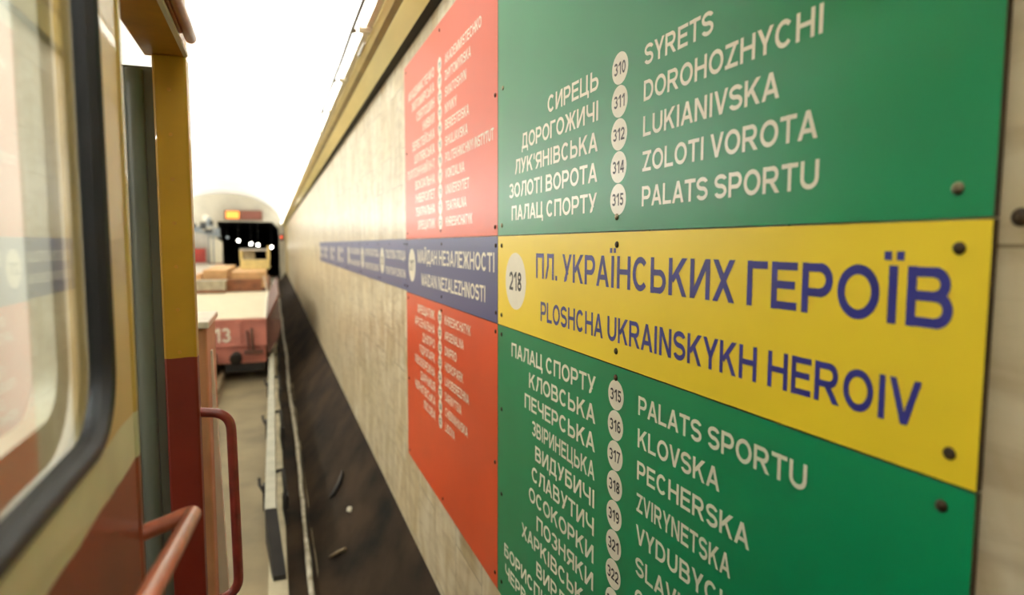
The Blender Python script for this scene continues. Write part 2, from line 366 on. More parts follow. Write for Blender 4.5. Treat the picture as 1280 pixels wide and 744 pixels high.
def g_Zh(w=1.24): c = w/2; return stem(c)+diag(c+.06, .46, w-H_*1.3, 1, e0=0)+diag(c+.16, .58, w-H_*1.2, 0, e0=0)+diag(c-.06, .46, H_*1.3, 1, e0=0)+diag(c-.16, .58, H_*1.2, 0, e0=0)
def g_De(w=.98): return diag(.26, 1, .19, .1, ext=.0, lo=.0)+bar(.2, w-.14, TP)+rect(w-.14-T, 0, w-.14, 1)+bar(0, w, BT)+rect(0, -.2, T*.8, .15)+rect(w-T*.8, -.2, w, .15)
def g_El(w=.88): return rect(w-T, 0, w, 1)+bar(.2, w, TP)+rect(.2, .45, .2+T, 1)+diag(.2+H_, .5, .17, .22, ext=.05)+arc(.05, .22, .13, .14, -90, 0, 6)
def g_Ya(w=.84): return rect(w-T, 0, w, 1)+[[(w-x, y) for x, y in p][::-1] for p in bowl(w, .44, TP)]+diag(w*.52, .46, H_*1.1, 0, ext=.12, e0=0)
def g_Be(w=.82): return stem(H_)+bar(0, w-.1, TP)+bowl(w, BT, .58)
def g_Soft(w=.8): return stem(H_)+bowl(w, BT, .58)
def g_Ch(w=.82): return rect(w-T, 0, w, 1)+rect(0, .66, T, 1)+arc(.34, .68, .34-H_, .26, 180, 270, 8)+bar(.34, w, .42)
def g_U2(w=.84): return diag(H_*1.15, 1, w*.52, .34, ext=.1)+diag(w-H_*1.15, 1, w*.40, .18, ext=.0)+diag(w-H_*1.15, 1, w*.40, .18, ext=.06)+arc(w*.26, .2, .15, .12, -100, 0, 8)
def g_breve(g, w): return g+arc(w/2, 1.22, .17, .12, 185, 355, 10)
def g_dots(g, w): return g+rect(w/2-.2, 1.09, w/2-.2+T*.85, 1.09+T*.85)+rect(w/2+.2-T*.85, 1.09, w/2+.2, 1.09+T*.85)
GL = {
 'A': (.9, g_A(), .03), 'B': (.84, stem(H_)+bowl(.78, .52, TP)+bowl(.84, BT, .52), .07), 'C': (.88, g_C(), .06), 'D': (.86, stem(H_)+bowl(.86, BT, TP), .07),
 'E': (.76, stem(H_)+bar(0, .76, TP)+bar(0, .76, BT)+bar(0, .7, .52), .07), 'H': (.84, stem(H_)+stem(.84-H_)+bar(0, .84, .52), .08), 'I': (T, g_I(), .1),
 'K': (.86, g_K(), .06), 'L': (.7, stem(H_)+bar(0, .7, BT), .06), 'M': (1.0, stem(H_)+stem(1.0-H_)+diag(H_, 1, .5, .05)+diag(1.0-H_, 1, .5, .05), .08), 'N': (.84, g_N(), .08),
 'O': (.95, g_O(), .055), 'P': (.8, stem(H_)+bowl(.8, .42, TP), .06), 'R': (.88, stem(H_)+bowl(.82, .46, TP)+diag(.42, .46, .88-H_*1.2, 0, ext=.12, e0=0), .06), 'S': (.8, g_S(), .05),
 'T': (.8, stem(.4)+bar(0, .8, TP), .03), 'U': (.84, g_U(), .08), 'V': (.86, diag(H_*1.05, 1, .43, 0, ext=.02)+diag(.86-H_*1.05, 1, .43, 0, ext=.02)+rect(.43-H_, 0, .43+H_, .07), .02),
 'Y': (.86, rect(.43-H_, 0, .43+H_, .45)+diag(H_*1.15, 1, .43, .4, ext=.06)+diag(.86-H_*1.15, 1, .43, .4, ext=.06), .02), 'Z': (.78, g_Z(), .05), 'X': (.84, diag(H_*1.2, 0, .84-H_*1.2, 1)+diag(.84-H_*1.2, 0, H_*1.2, 1), .03),
 'Б': (.82, g_Be(), .07), 'Г': (.66, stem(H_)+bar(0, .66, TP), .06), 'Д': (.98, g_De(), .04), 'Ж': (1.24, g_Zh(), .03), 'З': (.74, g_3(.74), .05), 'И': (.84, g_II(), .08),
 'Й': (.84, g_breve(g_II(), .84), .08), 'Ї': (T+.24, g_dots(rect(.12, 0, .12+T, 1), T+.24), .0), 'Л': (.88, g_El(), .05), 'П': (.84, stem(H_)+stem(.84-H_)+bar(0, .84, TP), .08), 'У': (.84, g_U2(), .03),
 'Ц': (.92, stem(H_)+rect(.8-T, 0, .8, 1)+bar(0, .92, BT)+rect(.92-T*.85, -.2, .92, .1), .06), 'Ч': (.82, g_Ch(), .07), 'Ш': (1.16, stem(H_)+stem(.58)+stem(1.16-H_)+bar(0, 1.16, BT), .08),
 'Щ': (1.26, stem(H_)+stem(.58)+rect(1.16-T, 0, 1.16, 1)+bar(0, 1.26, BT)+rect(1.26-T*.85, -.2, 1.26, .1), .07), 'Ь': (.8, g_Soft(), .07), 'Я': (.84, g_Ya(), .06),
 "'": (T, rect(.02, .62, T-.02, 1), .06), '.': (T, rect(0, 0, T, T), .1), '-': (.4, bar(0, .4, .36), .06), ' ': (.22, [], .06),
 '0': (.66, arc(.33, .5, .33-H_, TP-.5, 0, 360, 26), .05), '1': (.46, rect(.46-T, 0, .46, 1)+diag(.36, .96, .06, .74, ext=.06), .1),
 '2': (.66, arc(.33, .68, .33-H_, .32-H_, 170, -35, 16)+diag(.56, .54, .1, .1, ext=.02)+bar(0, .66, BT), .05), '3': (.66, g_3(), .05),
 '4': (.7, rect(.42, 0, .42+T, 1)+bar(0, .7, .3)+diag(.08, .3, .46, .98, ext=.02), .04), '5': (.66, bar(.1, .62, TP)+rect(.08, .48, .08+T*.9, 1)+arc(.31, .33, .33-H_, .33-H_, 130, -155, 18), .05),
 '6': (.66, arc(.33, .32, .33-H_, .32-H_, 0, 360, 22)+arc(.36, .5, .36-H_, TP-.5, 60, 180, 12), .05), '7': (.66, bar(0, .66, TP)+diag(.55, .9, .22, 0, ext=.1, hi=.95), .05),
 '8': (.66, arc(.33, .735, .3-H_, .265-H_, 0, 360, 20)+arc(.33, .27, .33-H_, .27-H_, 0, 360, 20), .05), '9': (.66, arc(.33, .68, .33-H_, .32-H_, 0, 360, 22)+arc(.3, .5, .36-H_, TP-.5, -120, 0, 12), .05),
}
for a_, b_ in zip('АВЕІКМНОРСТХ', 'ABEIKMHOPCTX'): GL[a_] = GL[b_]
def layout(text):
    x = 0; ps = []
    for ch in text:
        w, p, sb = GL[ch]; x += sb
        ps += [[(q[0]+x, q[1]) for q in pol] for pol in p]; x += w+sb
    f, l = GL[text[0]][2], GL[text[-1]][2]
    return [[(q[0]-f, q[1]) for q in pol] for pol in ps], x-f-l
def letters(text, yl, z0, h, width, X, anchor='l'):
    """text on the wall plane x=X read from the track; yl is where it begins (or ends, anchor 'r'); reading runs towards -Y"""
    ps, w = layout(text); s = width/w; start = yl if anchor == 'l' else (yl+width if anchor == 'r' else yl+width/2)
    b = MB(); b.keep = True
    vs, fs = union(ps)
    b.v = [(X, start-x*s, z0+y*h) for x, y in vs]; b.f = [f[::-1] for f in fs]; b.m = [0]*len(fs); b.sm = [False]*len(fs)
    return b
def union(ps):
    """merge overlapping strokes into one flat outline without double faces"""
    vin, fin = [], []
    for p in ps:
        ar = sum(p[k][0]*p[(k+1) % len(p)][1]-p[(k+1) % len(p)][0]*p[k][1] for k in range(len(p)))
        q = p if ar > 0 else p[::-1]; i = len(vin); vin += [Vector(c) for c in q]; fin.append(list(range(i, i+len(q))))
    vs, es, fs, ov, oe, of = delaunay_2d_cdt(vin, [], fin, 0, 1e-5)
    return [(v.x, v.y) for v in vs], [tuple(f) for f, o in zip(fs, of) if o]
def natural(text, h): return layout(text)[1]*h

# ------------------------------------------------------------------ the signs on the wall
PX = .7955         # face of the panels
def panel(name, label, y_hi, y_lo, z0, z1, m, group=None):
    t = thing(name, label, 'sign', (WX, (y_hi+y_lo)/2, z0), group)
    g = .0022; bb = MB(); bb.box(PX, WX-.0005, y_lo+g, y_hi-g, z0+g*.7, z1-g*.7, 1)
    bb.m[4] = 0   # the face towards the track
    bb.build('board', [m, M['edge']], t)
    return t
def screws(t, pts, m, r=.0085):
    for y, z in pts:
        bb = MB(); rows = []
        for k in range(5):
            a = k/4*math.pi/2; rows.append([(PX-.0045*math.sin(a)-.0002, y+r*math.cos(a)*math.cos(u)*1.0 if k < 4 else y, z+r*math.cos(a)*math.sin(u) if k < 4 else z) for u in [2*math.pi*j/12 for j in range(12)]])
        bb.grid(rows, 0, True, True); bb.build('screw', m, t)
def disc(t, y, z, d, num, h):
    bb = MB(); bb.prism([(y+d/2*math.cos(u), z+d/2*math.sin(u)) for u in [2*math.pi*j/40 for j in range(40)]], 'x', PX-.0004, PX-.0001)
    o = bb.build('number_disc', M['cream'], t)
    w = natural(num, h)*.86
    letters(num, y, z-h/2, h, w, PX-.0008, 'c').build('station_number', M['black'], o)
def name(t, text, y, zc, h, width, m, anchor='l'):
    letters(text, y, zc-h/2, h, width, PX-.0005, anchor).build('station_name', m, t)
def rows_sign(t, rows, y_disc, z_first, pitch, yl_lat, yr_cyr):
    for k, (num, cyr, wc, lat, wl) in enumerate(rows):
        z = z_first-pitch*k
        disc(t, y_disc, z, .0765, num, .030)
        name(t, cyr, yr_cyr, z, .051, wc or natural(cyr, .051)*.93, M['cream'], 'r')
        name(t, lat, yl_lat, z, .0455, wl or natural(lat, .0455)*.93, M['cream'], 'l')
GR_UP = [('310', 'СИРЕЦЬ', .325, 'SYRETS', .241), ('311', 'ДОРОГОЖИЧІ', .54, 'DOROHOZHYCHI', .504), ('312', "ЛУК'ЯНІВСЬКА", .605, 'LUKIANIVSKA', .418),
         ('314', 'ЗОЛОТІ ВОРОТА', .66, 'ZOLOTI VOROTA', .502), ('315', 'ПАЛАЦ СПОРТУ', .636, 'PALATS SPORTU', .508)]
GR_LO = [('315', 'ПАЛАЦ СПОРТУ', .641, 'PALATS SPORTU', .507), ('316', 'КЛОВСЬКА', .473, 'KLOVSKA', .296), ('317', 'ПЕЧЕРСЬКА', .511, 'PECHERSKA', .382),
         ('318', 'ЗВІРИНЕЦЬКА', .444, 'ZVIRYNETSKA', .334), ('319', 'ВИДУБИЧІ', .415, 'VYDUBYCHI', .36), ('321', 'СЛАВУТИЧ', .444, 'SLAVUTYCH', .39), ('322', 'ОСОКОРКИ', .469, 'OSOKORKY', .36),
         ('323', 'ПОЗНЯКИ', .40, 'POZNIAKY', .34), ('324', 'ХАРКІВСЬКА', .535, 'KHARKIVSKA', .40), ('325', 'ВИРЛИЦЯ', .40, 'VYRLYTSIA', .36), ('326', 'БОРИСПІЛЬСЬКА', .715, 'BORYSPILSKA', .46), ('327', 'ЧЕРВОНИЙ ХУТІР', .705, 'CHERVONYI KHUTIR', .6)]
RD_UP = [('110', 'АКАДЕММІСТЕЧКО', .66, 'AKADEMMISTECHKO', .575), ('111', 'ЖИТОМИРСЬКА', .56, 'ZHYTOMYRSKA', .43), ('112', 'СВЯТОШИН', .43, 'SVIATOSHYN', .36), ('113', 'НИВКИ', .27, 'NYVKY', .21), ('114', 'БЕРЕСТЕЙСЬКА', .55, 'BERESTEISKA', .40),
         ('115', 'ШУЛЯВСЬКА', .50, 'SHULIAVSKA', .38), ('116', 'ПОЛІТЕХНІЧНИЙ ІН-Т', .71, 'POLITEKHNICHNYI INSTYTUT', .725), ('117', 'ВОКЗАЛЬНА', .48, 'VOKZALNA', .33), ('118', 'УНІВЕРСИТЕТ', .49, 'UNIVERSYTET', .40), ('119', 'ТЕАТРАЛЬНА', .48, 'TEATRALNA', .36), ('120', 'ХРЕЩАТИК', .42, 'KHRESHCHATYK', .445)]
RD_LO = [('120', 'ХРЕЩАТИК', .43, 'KHRESHCHATYK', .45), ('121', 'АРСЕНАЛЬНА', .505, 'ARSENALNA', .34), ('122', 'ДНІПРО', .30, 'DNIPRO', .22), ('123', 'ГІДРОПАРК', .38, 'HIDROPARK', .33), ('124', 'ЛІВОБЕРЕЖНА', .52, 'LIVOBEREZHNA', .42),
         ('125', 'ДАРНИЦЯ', .36, 'DARNYTSIA', .30), ('126', 'ЧЕРНІГІВСЬКА', .52, 'CHERNIHIVSKA', .40), ('127', 'ЛІСОВА', .28, 'LISOVA', .18)]
GY, RY_ = 2.282, 4.058; RE = .508; MID = GY
t = panel('line_sign', 'tall green sign above the yellow one, listing five stations around white number discs', GY, RE, .033, 1.09, M['green'])
rows_sign(t, GR_UP, 1.388, .425, .0785, 1.279, 1.496)
screws(t, [(.554, .071), (1.392, .069), (2.235, .071), (.556, .56), (1.39, .60), (2.226, .565), (.556, 1.05), (1.39, 1.05), (2.235, 1.05)], M['screw'])
t = panel('station_sign', 'yellow sign with big navy lettering and a cream number disc between two green signs', GY, RE, -.301, .033, M['yellow'])
disc(t, 2.094, -.128, .2, '218', .066)
name(t, 'ПЛ. УКРАЇНСЬКИХ ГЕРОЇВ', 1.906, -.067, .080, 1.355, M['navy']); name(t, 'PLOSHCHA UKRAINSKYKH HEROIV', 1.866, -.211, .0625, 1.28, M['navy'])
screws(t, [(.548, -.003), (.545, -.262), (1.389, .001), (1.385, -.264), (2.237, -.003), (2.237, -.262)], M['screw_dark'])
t = panel('line_sign', 'tall green sign below the yellow one, listing stations around white number discs', GY, RE, -1.358, -.301, M['green'])
rows_sign(t, GR_LO, 1.383, -.375, .0778, 1.277, 1.489)
screws(t, [(.551, -.333), (1.384, -.331), (2.237, -.335), (2.235, -.62), (2.235, -.95), (2.235, -1.3), (1.384, -1.32), (.551, -.85), (.551, -1.32)], M['screw_dark'])
t = panel('line_sign', 'upper red sign with white station names, above the blue sign beside the green one', RY_, GY, .033, 1.09, M['red'])
rows_sign(t, RD_UP, 3.160, .884, .0772, 3.055, 3.272)
screws(t, [(2.312, .558), (2.312, .067), (3.154, .070), (4.0, .070), (4.0, .56), (2.312, 1.05), (3.154, 1.05), (4.0, 1.05)], M['screw_dark'])
t = panel('station_sign', 'dark blue sign with large white lettering between the two red signs', RY_, GY, -.301, .033, M['blue'])
disc(t, 3.878, -.126, .2, '217', .066)
name(t, 'МАЙДАН НЕЗАЛЕЖНОСТІ', 3.712, -.068, .076, 1.39, M['cream']); name(t, 'MAIDAN NEZALEZHNOSTI', 3.61, -.198, .068, 1.175, M['cream'])
screws(t, [(2.307, -.003), (2.302, -.26), (3.139, .003), (3.147, -.263), (4.02, .003), (4.02, -.262)], M['screw_dark'])
t = panel('line_sign', 'lower red sign with white station names, below the blue sign beside the green one', RY_, GY, -1.358, -.301, M['red'])
rows_sign(t, RD_LO, 3.190, -.375, .0777, 3.09, 3.30)
screws(t, [(2.306, -.333), (3.149, -.333), (4.0, -.335), (2.312, -.85), (4.0, -.85), (2.312, -1.3), (3.149, -1.32), (4.0, -1.32)], M['screw_dark'])
FAR = [('216', 'ПОШТОВА ПЛОЩА', 'POSHTOVA PLOSHCHA'), ('215', 'КОНТРАКТОВА ПЛОЩА', 'KONTRAKTOVA PLOSHCHA'), ('214', 'ТАРАСА ШЕВЧЕНКА', 'TARASA SHEVCHENKA'), ('213', 'ПОЧАЙНА', 'POCHAINA'),
       ('212', 'ОБОЛОНЬ', 'OBOLON'), ('211', 'МІНСЬКА', 'MINSKA'), ('210', 'ГЕРОЇВ ДНІПРА', 'HEROIV DNIPRA')]
JT = [4.058, 5.17, 6.34, 7.52, 8.68, 9.80, 10.93, 12.06]
for k, (num, c, l) in enumerate(FAR):
    t = panel('station_sign', 'narrow blue station sign with white lettering, %s panel in the row beyond the red signs' % ORD[k], JT[k+1], JT[k], -.295, .037, M['blue'], 'blue sign panels in a row along the marble wall')
    yd = JT[k+1]-.15; disc(t, yd, -.126, .2, num, .066)
    wmax = yd-.165-JT[k]-.02
    name(t, c, yd-.165, -.07, .062, min(wmax, natural(c, .062)), M['cream']); name(t, l, yd-.165, -.19, .056, min(wmax, natural(l, .056)), M['cream'])
    screws(t, [(JT[k+1]-.5, .004), (JT[k]+.05, .004), (JT[k]+.05, -.262), (JT[k+1]-.05, -.262)], M['screw_dark'])
b = MB(); rows = [[(WX-.006*math.sin(a), .487+.011*math.cos(a)*math.cos(u), .033+.011*math.cos(a)*math.sin(u)) for u in [2*math.pi*j/14 for j in range(14)]] for a in (0, .5, 1.0, 1.5)]
b.grid(rows, 0, True, True); tag(b.build('wall_anchor', M['screw_dark']), 'rusty bolt head in the marble at the right edge of the yellow sign', 'bolt')

# ------------------------------------------------------------------ tube lamps above the cornice
b = MB(); pth = []
for k in range(180):
    y = .5+k*.255; pth.append((.488, y, 1.298+.004*math.sin(y*5)))
t = thing('lamp_cable', 'thin clipped cable running along the row of tube lamps above the cornice', 'cable', (.488, .5, 1.298))
b.tube(pth, .009, 8); b.build('cable', M['wire'], t)
LY = [.9+1.28*k for k in range(35)]
proto = None
for k, y in enumerate(LY):
    lab = 'fluorescent tube lamp above the yellow cornice, %s from the near end of the row' % ORD[k]
    if proto is None:
        proto = thing('tube_lamp', lab, 'lamp', (.545, y, 1.316), 'tube lamps in a row above the right-hand cornice')
        bb = MB(); bb.tube([(.545, y-.585, 1.335), (.545, y+.585, 1.335)], .019, 12); bb.build('tube', M['tube'], proto)
        for s in (-1, 1):
            bb = MB(); bb.box(.532, .612, y+s*.605-.018, y+s*.605+.018, 1.305, 1.362); bb.build('lamp_holder', M['lampwhite'], proto)
        bb = MB(); bb.box(.565, .618, y-.6, y+.6, 1.3165, 1.322); bb.build('reflector', M['lampwhite'], proto)
    else:
        r_ = proto.copy(); COL.objects.link(r_); r_.location = (.545, y, 1.316); r_['label'] = lab
        for ch in list(proto.children):
            c = ch.copy(); COL.objects.link(c); c.parent = r_
for k in range(36):
    y = .9+1.28*k-.64
    MB().box(.482, .515, y-.006, y+.006, 1.288, 1.312).build('cable_clip', M['clip'], t)

# ------------------------------------------------------------------ the works locomotive on the left
LX = -.2
loco = thing('locomotive', 'yellow and red works locomotive filling the left side, with a cab window and door', 'locomotive', (-1.55, -.9, FZ+.17))
def rrect(y0, y1, z0, z1, r, n=8):
    out = []
    for cy, cz, a0 in ((y1-r, z0+r, -90), (y1-r, z1-r, 0), (y0+r, z1-r, 90), (y0+r, z0+r, 180)):
        for k in range(n+1):
            a = R(a0+90*k/n); out.append((cy+r*math.cos(a), cz+r*math.sin(a)))
    return out
WIN = (-.62, .928, -.232, .80)
WINB = (-2.6, -1.1, -.230, .80)
def ring(b, w, d0, x0, d1, x1, m=0, sm=True):
    r0 = .085
    A = rrect(w[0]-d0, w[1]+d0, w[2]-d0, w[3]+d0, max(.01, r0+d0)); B = rrect(w[0]-d1, w[1]+d1, w[2]-d1, w[3]+d1, max(.01, r0+d1))
    b.grid([[(x0, y, z) for y, z in A], [(x1, y, z) for y, z in B]], m, sm, True)
# side plate with the window openings
def side_plate(x, th, mm, nm, wins, ya, yb, za, zb):
    bm = bmesh.new()
    def lp(pts):
        vs = [bm.verts.new((x, y, z)) for y, z in pts]
        for k in range(len(vs)): bm.edges.new((vs[k], vs[(k+1) % len(vs)]))
    lp([(ya, za), (yb, za), (yb, zb), (ya, zb)])
    for w in wins: lp(rrect(w[0]-.02, w[1]+.02, w[2]-.02, w[3]+.02, .105))
    bmesh.ops.triangle_fill(bm, edges=bm.edges[:], use_beauty=True)
    off = WLOC[loco.name]
    for v in bm.verts: v.co -= off
    me = bpy.data.meshes.new(nm); bm.to_mesh(me); bm.free(); me.materials.append(mm)
    o = bpy.data.objects.new(nm, me); COL.objects.link(o); o.parent = loco; WLOC[o.name] = off
    s = o.modifiers.new('thick', 'SOLIDIFY'); s.thickness = th; s.offset = 0
    return o
side_plate(LX-.012, .024, M['loco'], 'side_panel', [WIN, WINB], -4.4, 1.085, -1.75, 1.12)
b = MB(); b.prism([(LX-.03, 1.066), (LX+.001, 1.067), (LX+.003, 1.074), (LX+.002, 1.09), (LX-.03, 1.092)], 'z', -1.75, 1.12); b.build('door_edge_strip', M['loco'], loco)
for w in (WIN, WINB):
    wf = MB(); 
    for d0, x0, d1, x1 in ((0, LX-.024, 0, LX-.006), (0, LX-.006, .004, LX+.004), (.004, LX+.004, .011, LX+.007), (.011, LX+.007, .018, LX+.004), (.018, LX+.004, .023, LX-.004)): ring(wf, w, d0, x0, d1, x1)
    ws = wf.build('window_gasket', M['rubber'], loco)
    g = MB(); o_ = rrect(w[0]-.002, w[1]+.002, w[2]-.002, w[3]+.002, .085); g.prism(o_, 'x', LX-.018, LX-.013); g.build('window_pane', M['glass'], ws)
    g = MB()
    for d0, x0, d1, x1 in ((-.03, LX-.05, .02, LX-.05), (-.03, LX-.05, -.03, LX-.075), (-.03, LX-.075, .02, LX-.075)): ring(g, w, d0, x0, d1, x1)
    g.build('inner_window_frame', M['inner'], ws)
# door opening: header, pillar, grey door leaf
MB().box(LX-.10, LX, 1.10, 1.93, .488, 1.12).build('door_header', M['header'], loco, .004)
MB().box(LX-.004, LX+.006, 1.104, 1.89, .484, .494).build('header_lip', M['capwhite'], loco)  # glare on the header's lower edge, put in as a white strip
b = MB(); b.tube([(LX+.022, .2, .512), (LX+.022, 1.70, .512), (LX+.022, 1.81, .509), (LX+.022, 1.825, .508)], [.013, .013, .013, .006], 12); b.build('rain_gutter', M['gutter'], loco)
MB().box(LX, LX+.012, .2, 1.74, .499, .53).build('gutter_bracket', M['gutter'], loco)
b = MB(); b.prism([(LX-.08, 1.9), (LX, 1.9), (LX, 1.955), (LX-.08, 1.955)], 'z', -1.75, .488); pil = b.build('door_pillar', M['pillar'], loco, .006)
for k in range(7):
    z = .40-.115*k; bb = MB(); bb.tube([(LX-.042, 1.9015, z), (LX-.042, 1.897, z)], .005, 8); bb.build('bolt', M['header'], pil)
b = MB(); b.prism([(LX-.6, 1.93), (LX-.08, 1.93), (LX-.08, 1.99), (LX-.6, 1.99)], 'z', -1.7, .46)
dl = b.build('door_leaf', M['greydoor'], loco)
b = MB(); b.tube([(LX-.125, 1.925, -1.7), (LX-.125, 1.925, .45)], .022, 10); b.build('door_seal', M['greydoor'], dl)
b = MB(); b.box(LX-.6, LX-.18, 1.915, 1.93, -1.2, -.5); b.build('door_rib', M['greydoor'], dl)
# partition between the window and the doorway, with its mouldings
MB().box(LX-1.0, LX-.03, 1.02, 1.045, -1.2, 1.1).build('partition', M['cabin'], loco)
for x0, x1 in ((LX-.09, LX-.06), (LX-.26, LX-.17), (LX-.52, LX-.49)):
    MB().box(x0, x1, 1.0, 1.02, -1.2, 1.1).build('partition_moulding', M['capwhite'], loco, .004)
MB().box(LX-1.0, LX-.03, .98, 1.02, -.55, -.48).build('partition_ledge', M['cabin'], loco)
# cab shell
XB = -2.9
side_plate(XB, .03, M['cabin'], 'far_side_panel', [(-.75, .6, -.2, .8), (-2.6, -1.1, -.2, .8), (.8, 1.6, -.2, .8)], -4.4, 1.95, -1.75, 1.12)
b = MB(); rf = []
for y in (-4.4, 2.0): rf.append([(LX+.03-(LX+.03-XB+.03)*k/16, y, 1.12+.26*math.sin(math.pi*k/16)) for k in range(17)])
b.grid(rf); o = b.build('roof', M['cabin'], loco); sl = o.modifiers.new('thick', 'SOLIDIFY'); sl.thickness = .03
MB().box(XB, LX-.03, -4.4, 1.93, -1.25, -1.2).build('cab_floor', M['under'], loco)
MB().box(XB, LX-.6, 1.955, 1.99, -1.75, 1.15).build('front_wall', M['cabin'], loco)
MB().box(XB, LX-.03, -4.43, -4.4, -1.75, 1.15).build('rear_wall', M['cabin'], loco)
MB().box(XB+.1, LX-.12, -4.6, 3.6, -2.0, -1.75).build('underframe', M['under'], loco)
# low cabinet in front of the cab
b = MB(); b.box(-.50, LX-.03, 2.5, 2.86, -1.76, -.30); cb_ = b.build('end_cabinet', M['column'], loco, .012)
MB().box(-.51, LX-.02, 2.485, 2.88, -.30, -.275).build('cabinet_top', M['capwhite'], cb_, .006)
b = MB(); b.prism([(LX-.03, -.40), (LX-.024, -.40), (LX+.012, -1.62), (LX-.03, -1.62)], 'y', 2.62, 2.66); b.build('cabinet_edge_strip', M['capwhite'], cb_)
# handrails
b = MB(); b.tube(fillet([(LX-.012, 1.085, -.447), (LX+.072, 1.10, -.425), (LX+.066, .62, -.352), (LX-.012, .60, -.35)], .022), .0125, 16); b.build('grab_rail', M['copper'], loco)
b = MB(); b.tube(fillet([(LX-.01, 1.945, -.468), (LX+.075, 1.945, -.478), (LX+.082, 1.945, -1.01), (LX-.01, 1.945, -1.03)], .05), .0135, 16); b.build('grab_rail', M['maroon'], loco)
for yw in (-3.4, -1.6, 2.6):
    for xr in (-2.48, -.96):
        bb = MB(); bb.tube([(xr-.07, yw, FZ+.17+.4), (xr+.07, yw, FZ+.17+.4)], .4, 28); bb.build('wheel', M['under'], loco)
l_ = bpy.data.lights.new('cab_fill_light', 'AREA'); l_.shape = 'RECTANGLE'; l_.size = .25; l_.size_y = 1.2; l_.energy = 70; l_.color = WARM  # added fill light that brightens the cab behind the window
lo = bpy.data.objects.new('cab_fill_light', l_); COL.objects.link(lo); lo.location = (-1.1, .2, 1.20)
MB().box(-1.25, -.95, -.45, .85, 1.21, 1.27).build('cab_lamp', M['lampwhite'], loco)  # added housing for the cab fill light

# ------------------------------------------------------------------ contact rail under its cover
t = thing('contact_rail', 'contact rail under a pale box cover with a black sloping end, beside the wall', 'contact rail', (-.075, 5.4, FZ))
b = MB(); b.prism([(-.122, -2.42), (-.122, -2.165), (-.112, -2.15), (-.036, -2.15), (-.028, -2.165), (-.028, -2.42), (-.036, -2.42), (-.036, -2.19), (-.114, -2.19), (-.114, -2.42)], 'y', 5.42, 44); b.build('rail_cover', M['coverwhite'], t)
b = MB(); b.prism([(5.42, -2.152), (5.42, -2.43), (5.14, -2.59), (5.06, -2.59), (5.06, -2.55)], 'x', -.118, -.026); b.v = [(x+.056*(5.42-y)/.36, y, z) for x, y, z in b.v]; b.build('end_ramp', M['under'], t)
MB().prism([(-.105, -2.44), (-.045, -2.44), (-.045, -2.33), (-.105, -2.33)], 'y', 5.42, 44).build('conductor', M['steel'], t)
for k in range(16):
    y = 6.25+2.35*k
    bb = MB(); bb.box(-.150, -.122, y-.05, y+.05, -2.48, -2.24); bb.tube([(-.14, y-.03, -2.3), (-.175, y, -2.24), (-.18, y+.06, -2.2)], .014, 8); bb.box(-.138, -.10, y-.02, y+.02, -2.6, -2.36)
    bb.tube([(-.026, y+.2, -2.2), (.035, y+.22, -2.19), (.05, y, -2.33), (.035, y-.1, -2.45), (.06, y-.15, -2.6)], .019, 8)
    bb.box(.02, .075, y-.05, y+.05, -2.48, -2.36); bb.build('bracket', M['under'], t)
b = MB(); pth = []
for k in range(110):
    y = 2.5+k*.4; pth.append((.215+random.uniform(-.006, .006)+.012*math.sin(y*.9), y, FZ+.03+random.uniform(0, .006)))
b.tube(pth, [.024+random.uniform(-.006, .005) for _ in pth], 10); tag(b.build('conduit', M['greypipe']), 'chalky pale conduit lying along the dark gutter at the foot of the wall', 'pipe')
b = MB(); bm_ = bmesh.new(); bmesh.ops.create_icosphere(bm_, subdivisions=2, radius=1)
b.v = [(.56+v.co.x*.03*random.uniform(.6, 1.1), 5.48+v.co.y*.05*random.uniform(.6, 1.1), -2.275+v.co.z*.022) for v in bm_.verts]; b.f = [tuple(v.index for v in f.verts) for f in bm_.faces]; b.m = [0]*len(b.f); b.sm = [False]*len(b.f); bm_.free()
tag(b.build('rubble', M['greypipe']), 'small pale lump of rubble on the dark footing below the marble', 'rubble')
b = MB(); b.tube([(.585, 6.35, -2.235), (.565, 6.24, -2.255), (.535, 6.16, -2.295), (.48, 6.12, -2.365), (.445, 6.15, -2.41)], [.008, .022, .026, .022, .01], 10)
tag(b.build('hose_scrap', M['under']), 'curved black scrap of hose lying on the dark footing', 'hose')
b = MB(); b.tube([(.47, 4.96, -2.37), (.41, 5.05, -2.44), (.365, 5.13, -2.50)], [.012, .016, .012], 8)
tag(b.build('pipe_scrap', M['steel']), 'short brownish pipe end lying on the footing beside the conduit', 'pipe')

# ------------------------------------------------------------------ flat wagon 13
WL, WR, WY0, WY1, DZ = -2.9, -.155, 13.0, 20.5, -1.40
wg = thing('flat_wagon', 'flat wagon with a pale deck and faded red end marked 13', 'wagon', (-1.55, WY0, FZ+.17))
b = MB()
for k in range(25):
    y = WY0+.06+k*(WY1-WY0-.12)/25; b.box(WL, WR-.02, y, y+(WY1-WY0-.12)/25-.006, DZ-.05, DZ)
b.build('deck', M['deck'], wg)
MB().box(WR-.045, WR, WY0, WY1, DZ-.06, DZ+.012).build('deck_edge', M['capwhite'], wg)
b = MB(); b.box(WL, WR, WY0, WY0+.1, -1.93, -1.41); b.box(WL, WR, WY0-.03, WY0+.03, -1.47, -1.41); b.box(WL, WR, WY0-.02, WY0, -1.93, -1.88)
b.box(-.72, -.60, WY0-.04, WY0, -1.93, -1.47); es = b.build('end_sill', M['pink'], wg, .006)
ps, w = layout('13'); bb = MB(); hgt = .27; sx = .28/w
vs, fs = union(ps); bb.v = [(-1.07+x*sx, WY0-.021, -1.84+y*hgt) for x, y in vs]; bb.f = fs; bb.m = [0]*len(fs); bb.sm = [False]*len(fs)
bb.build('number', M['capwhite'], es)
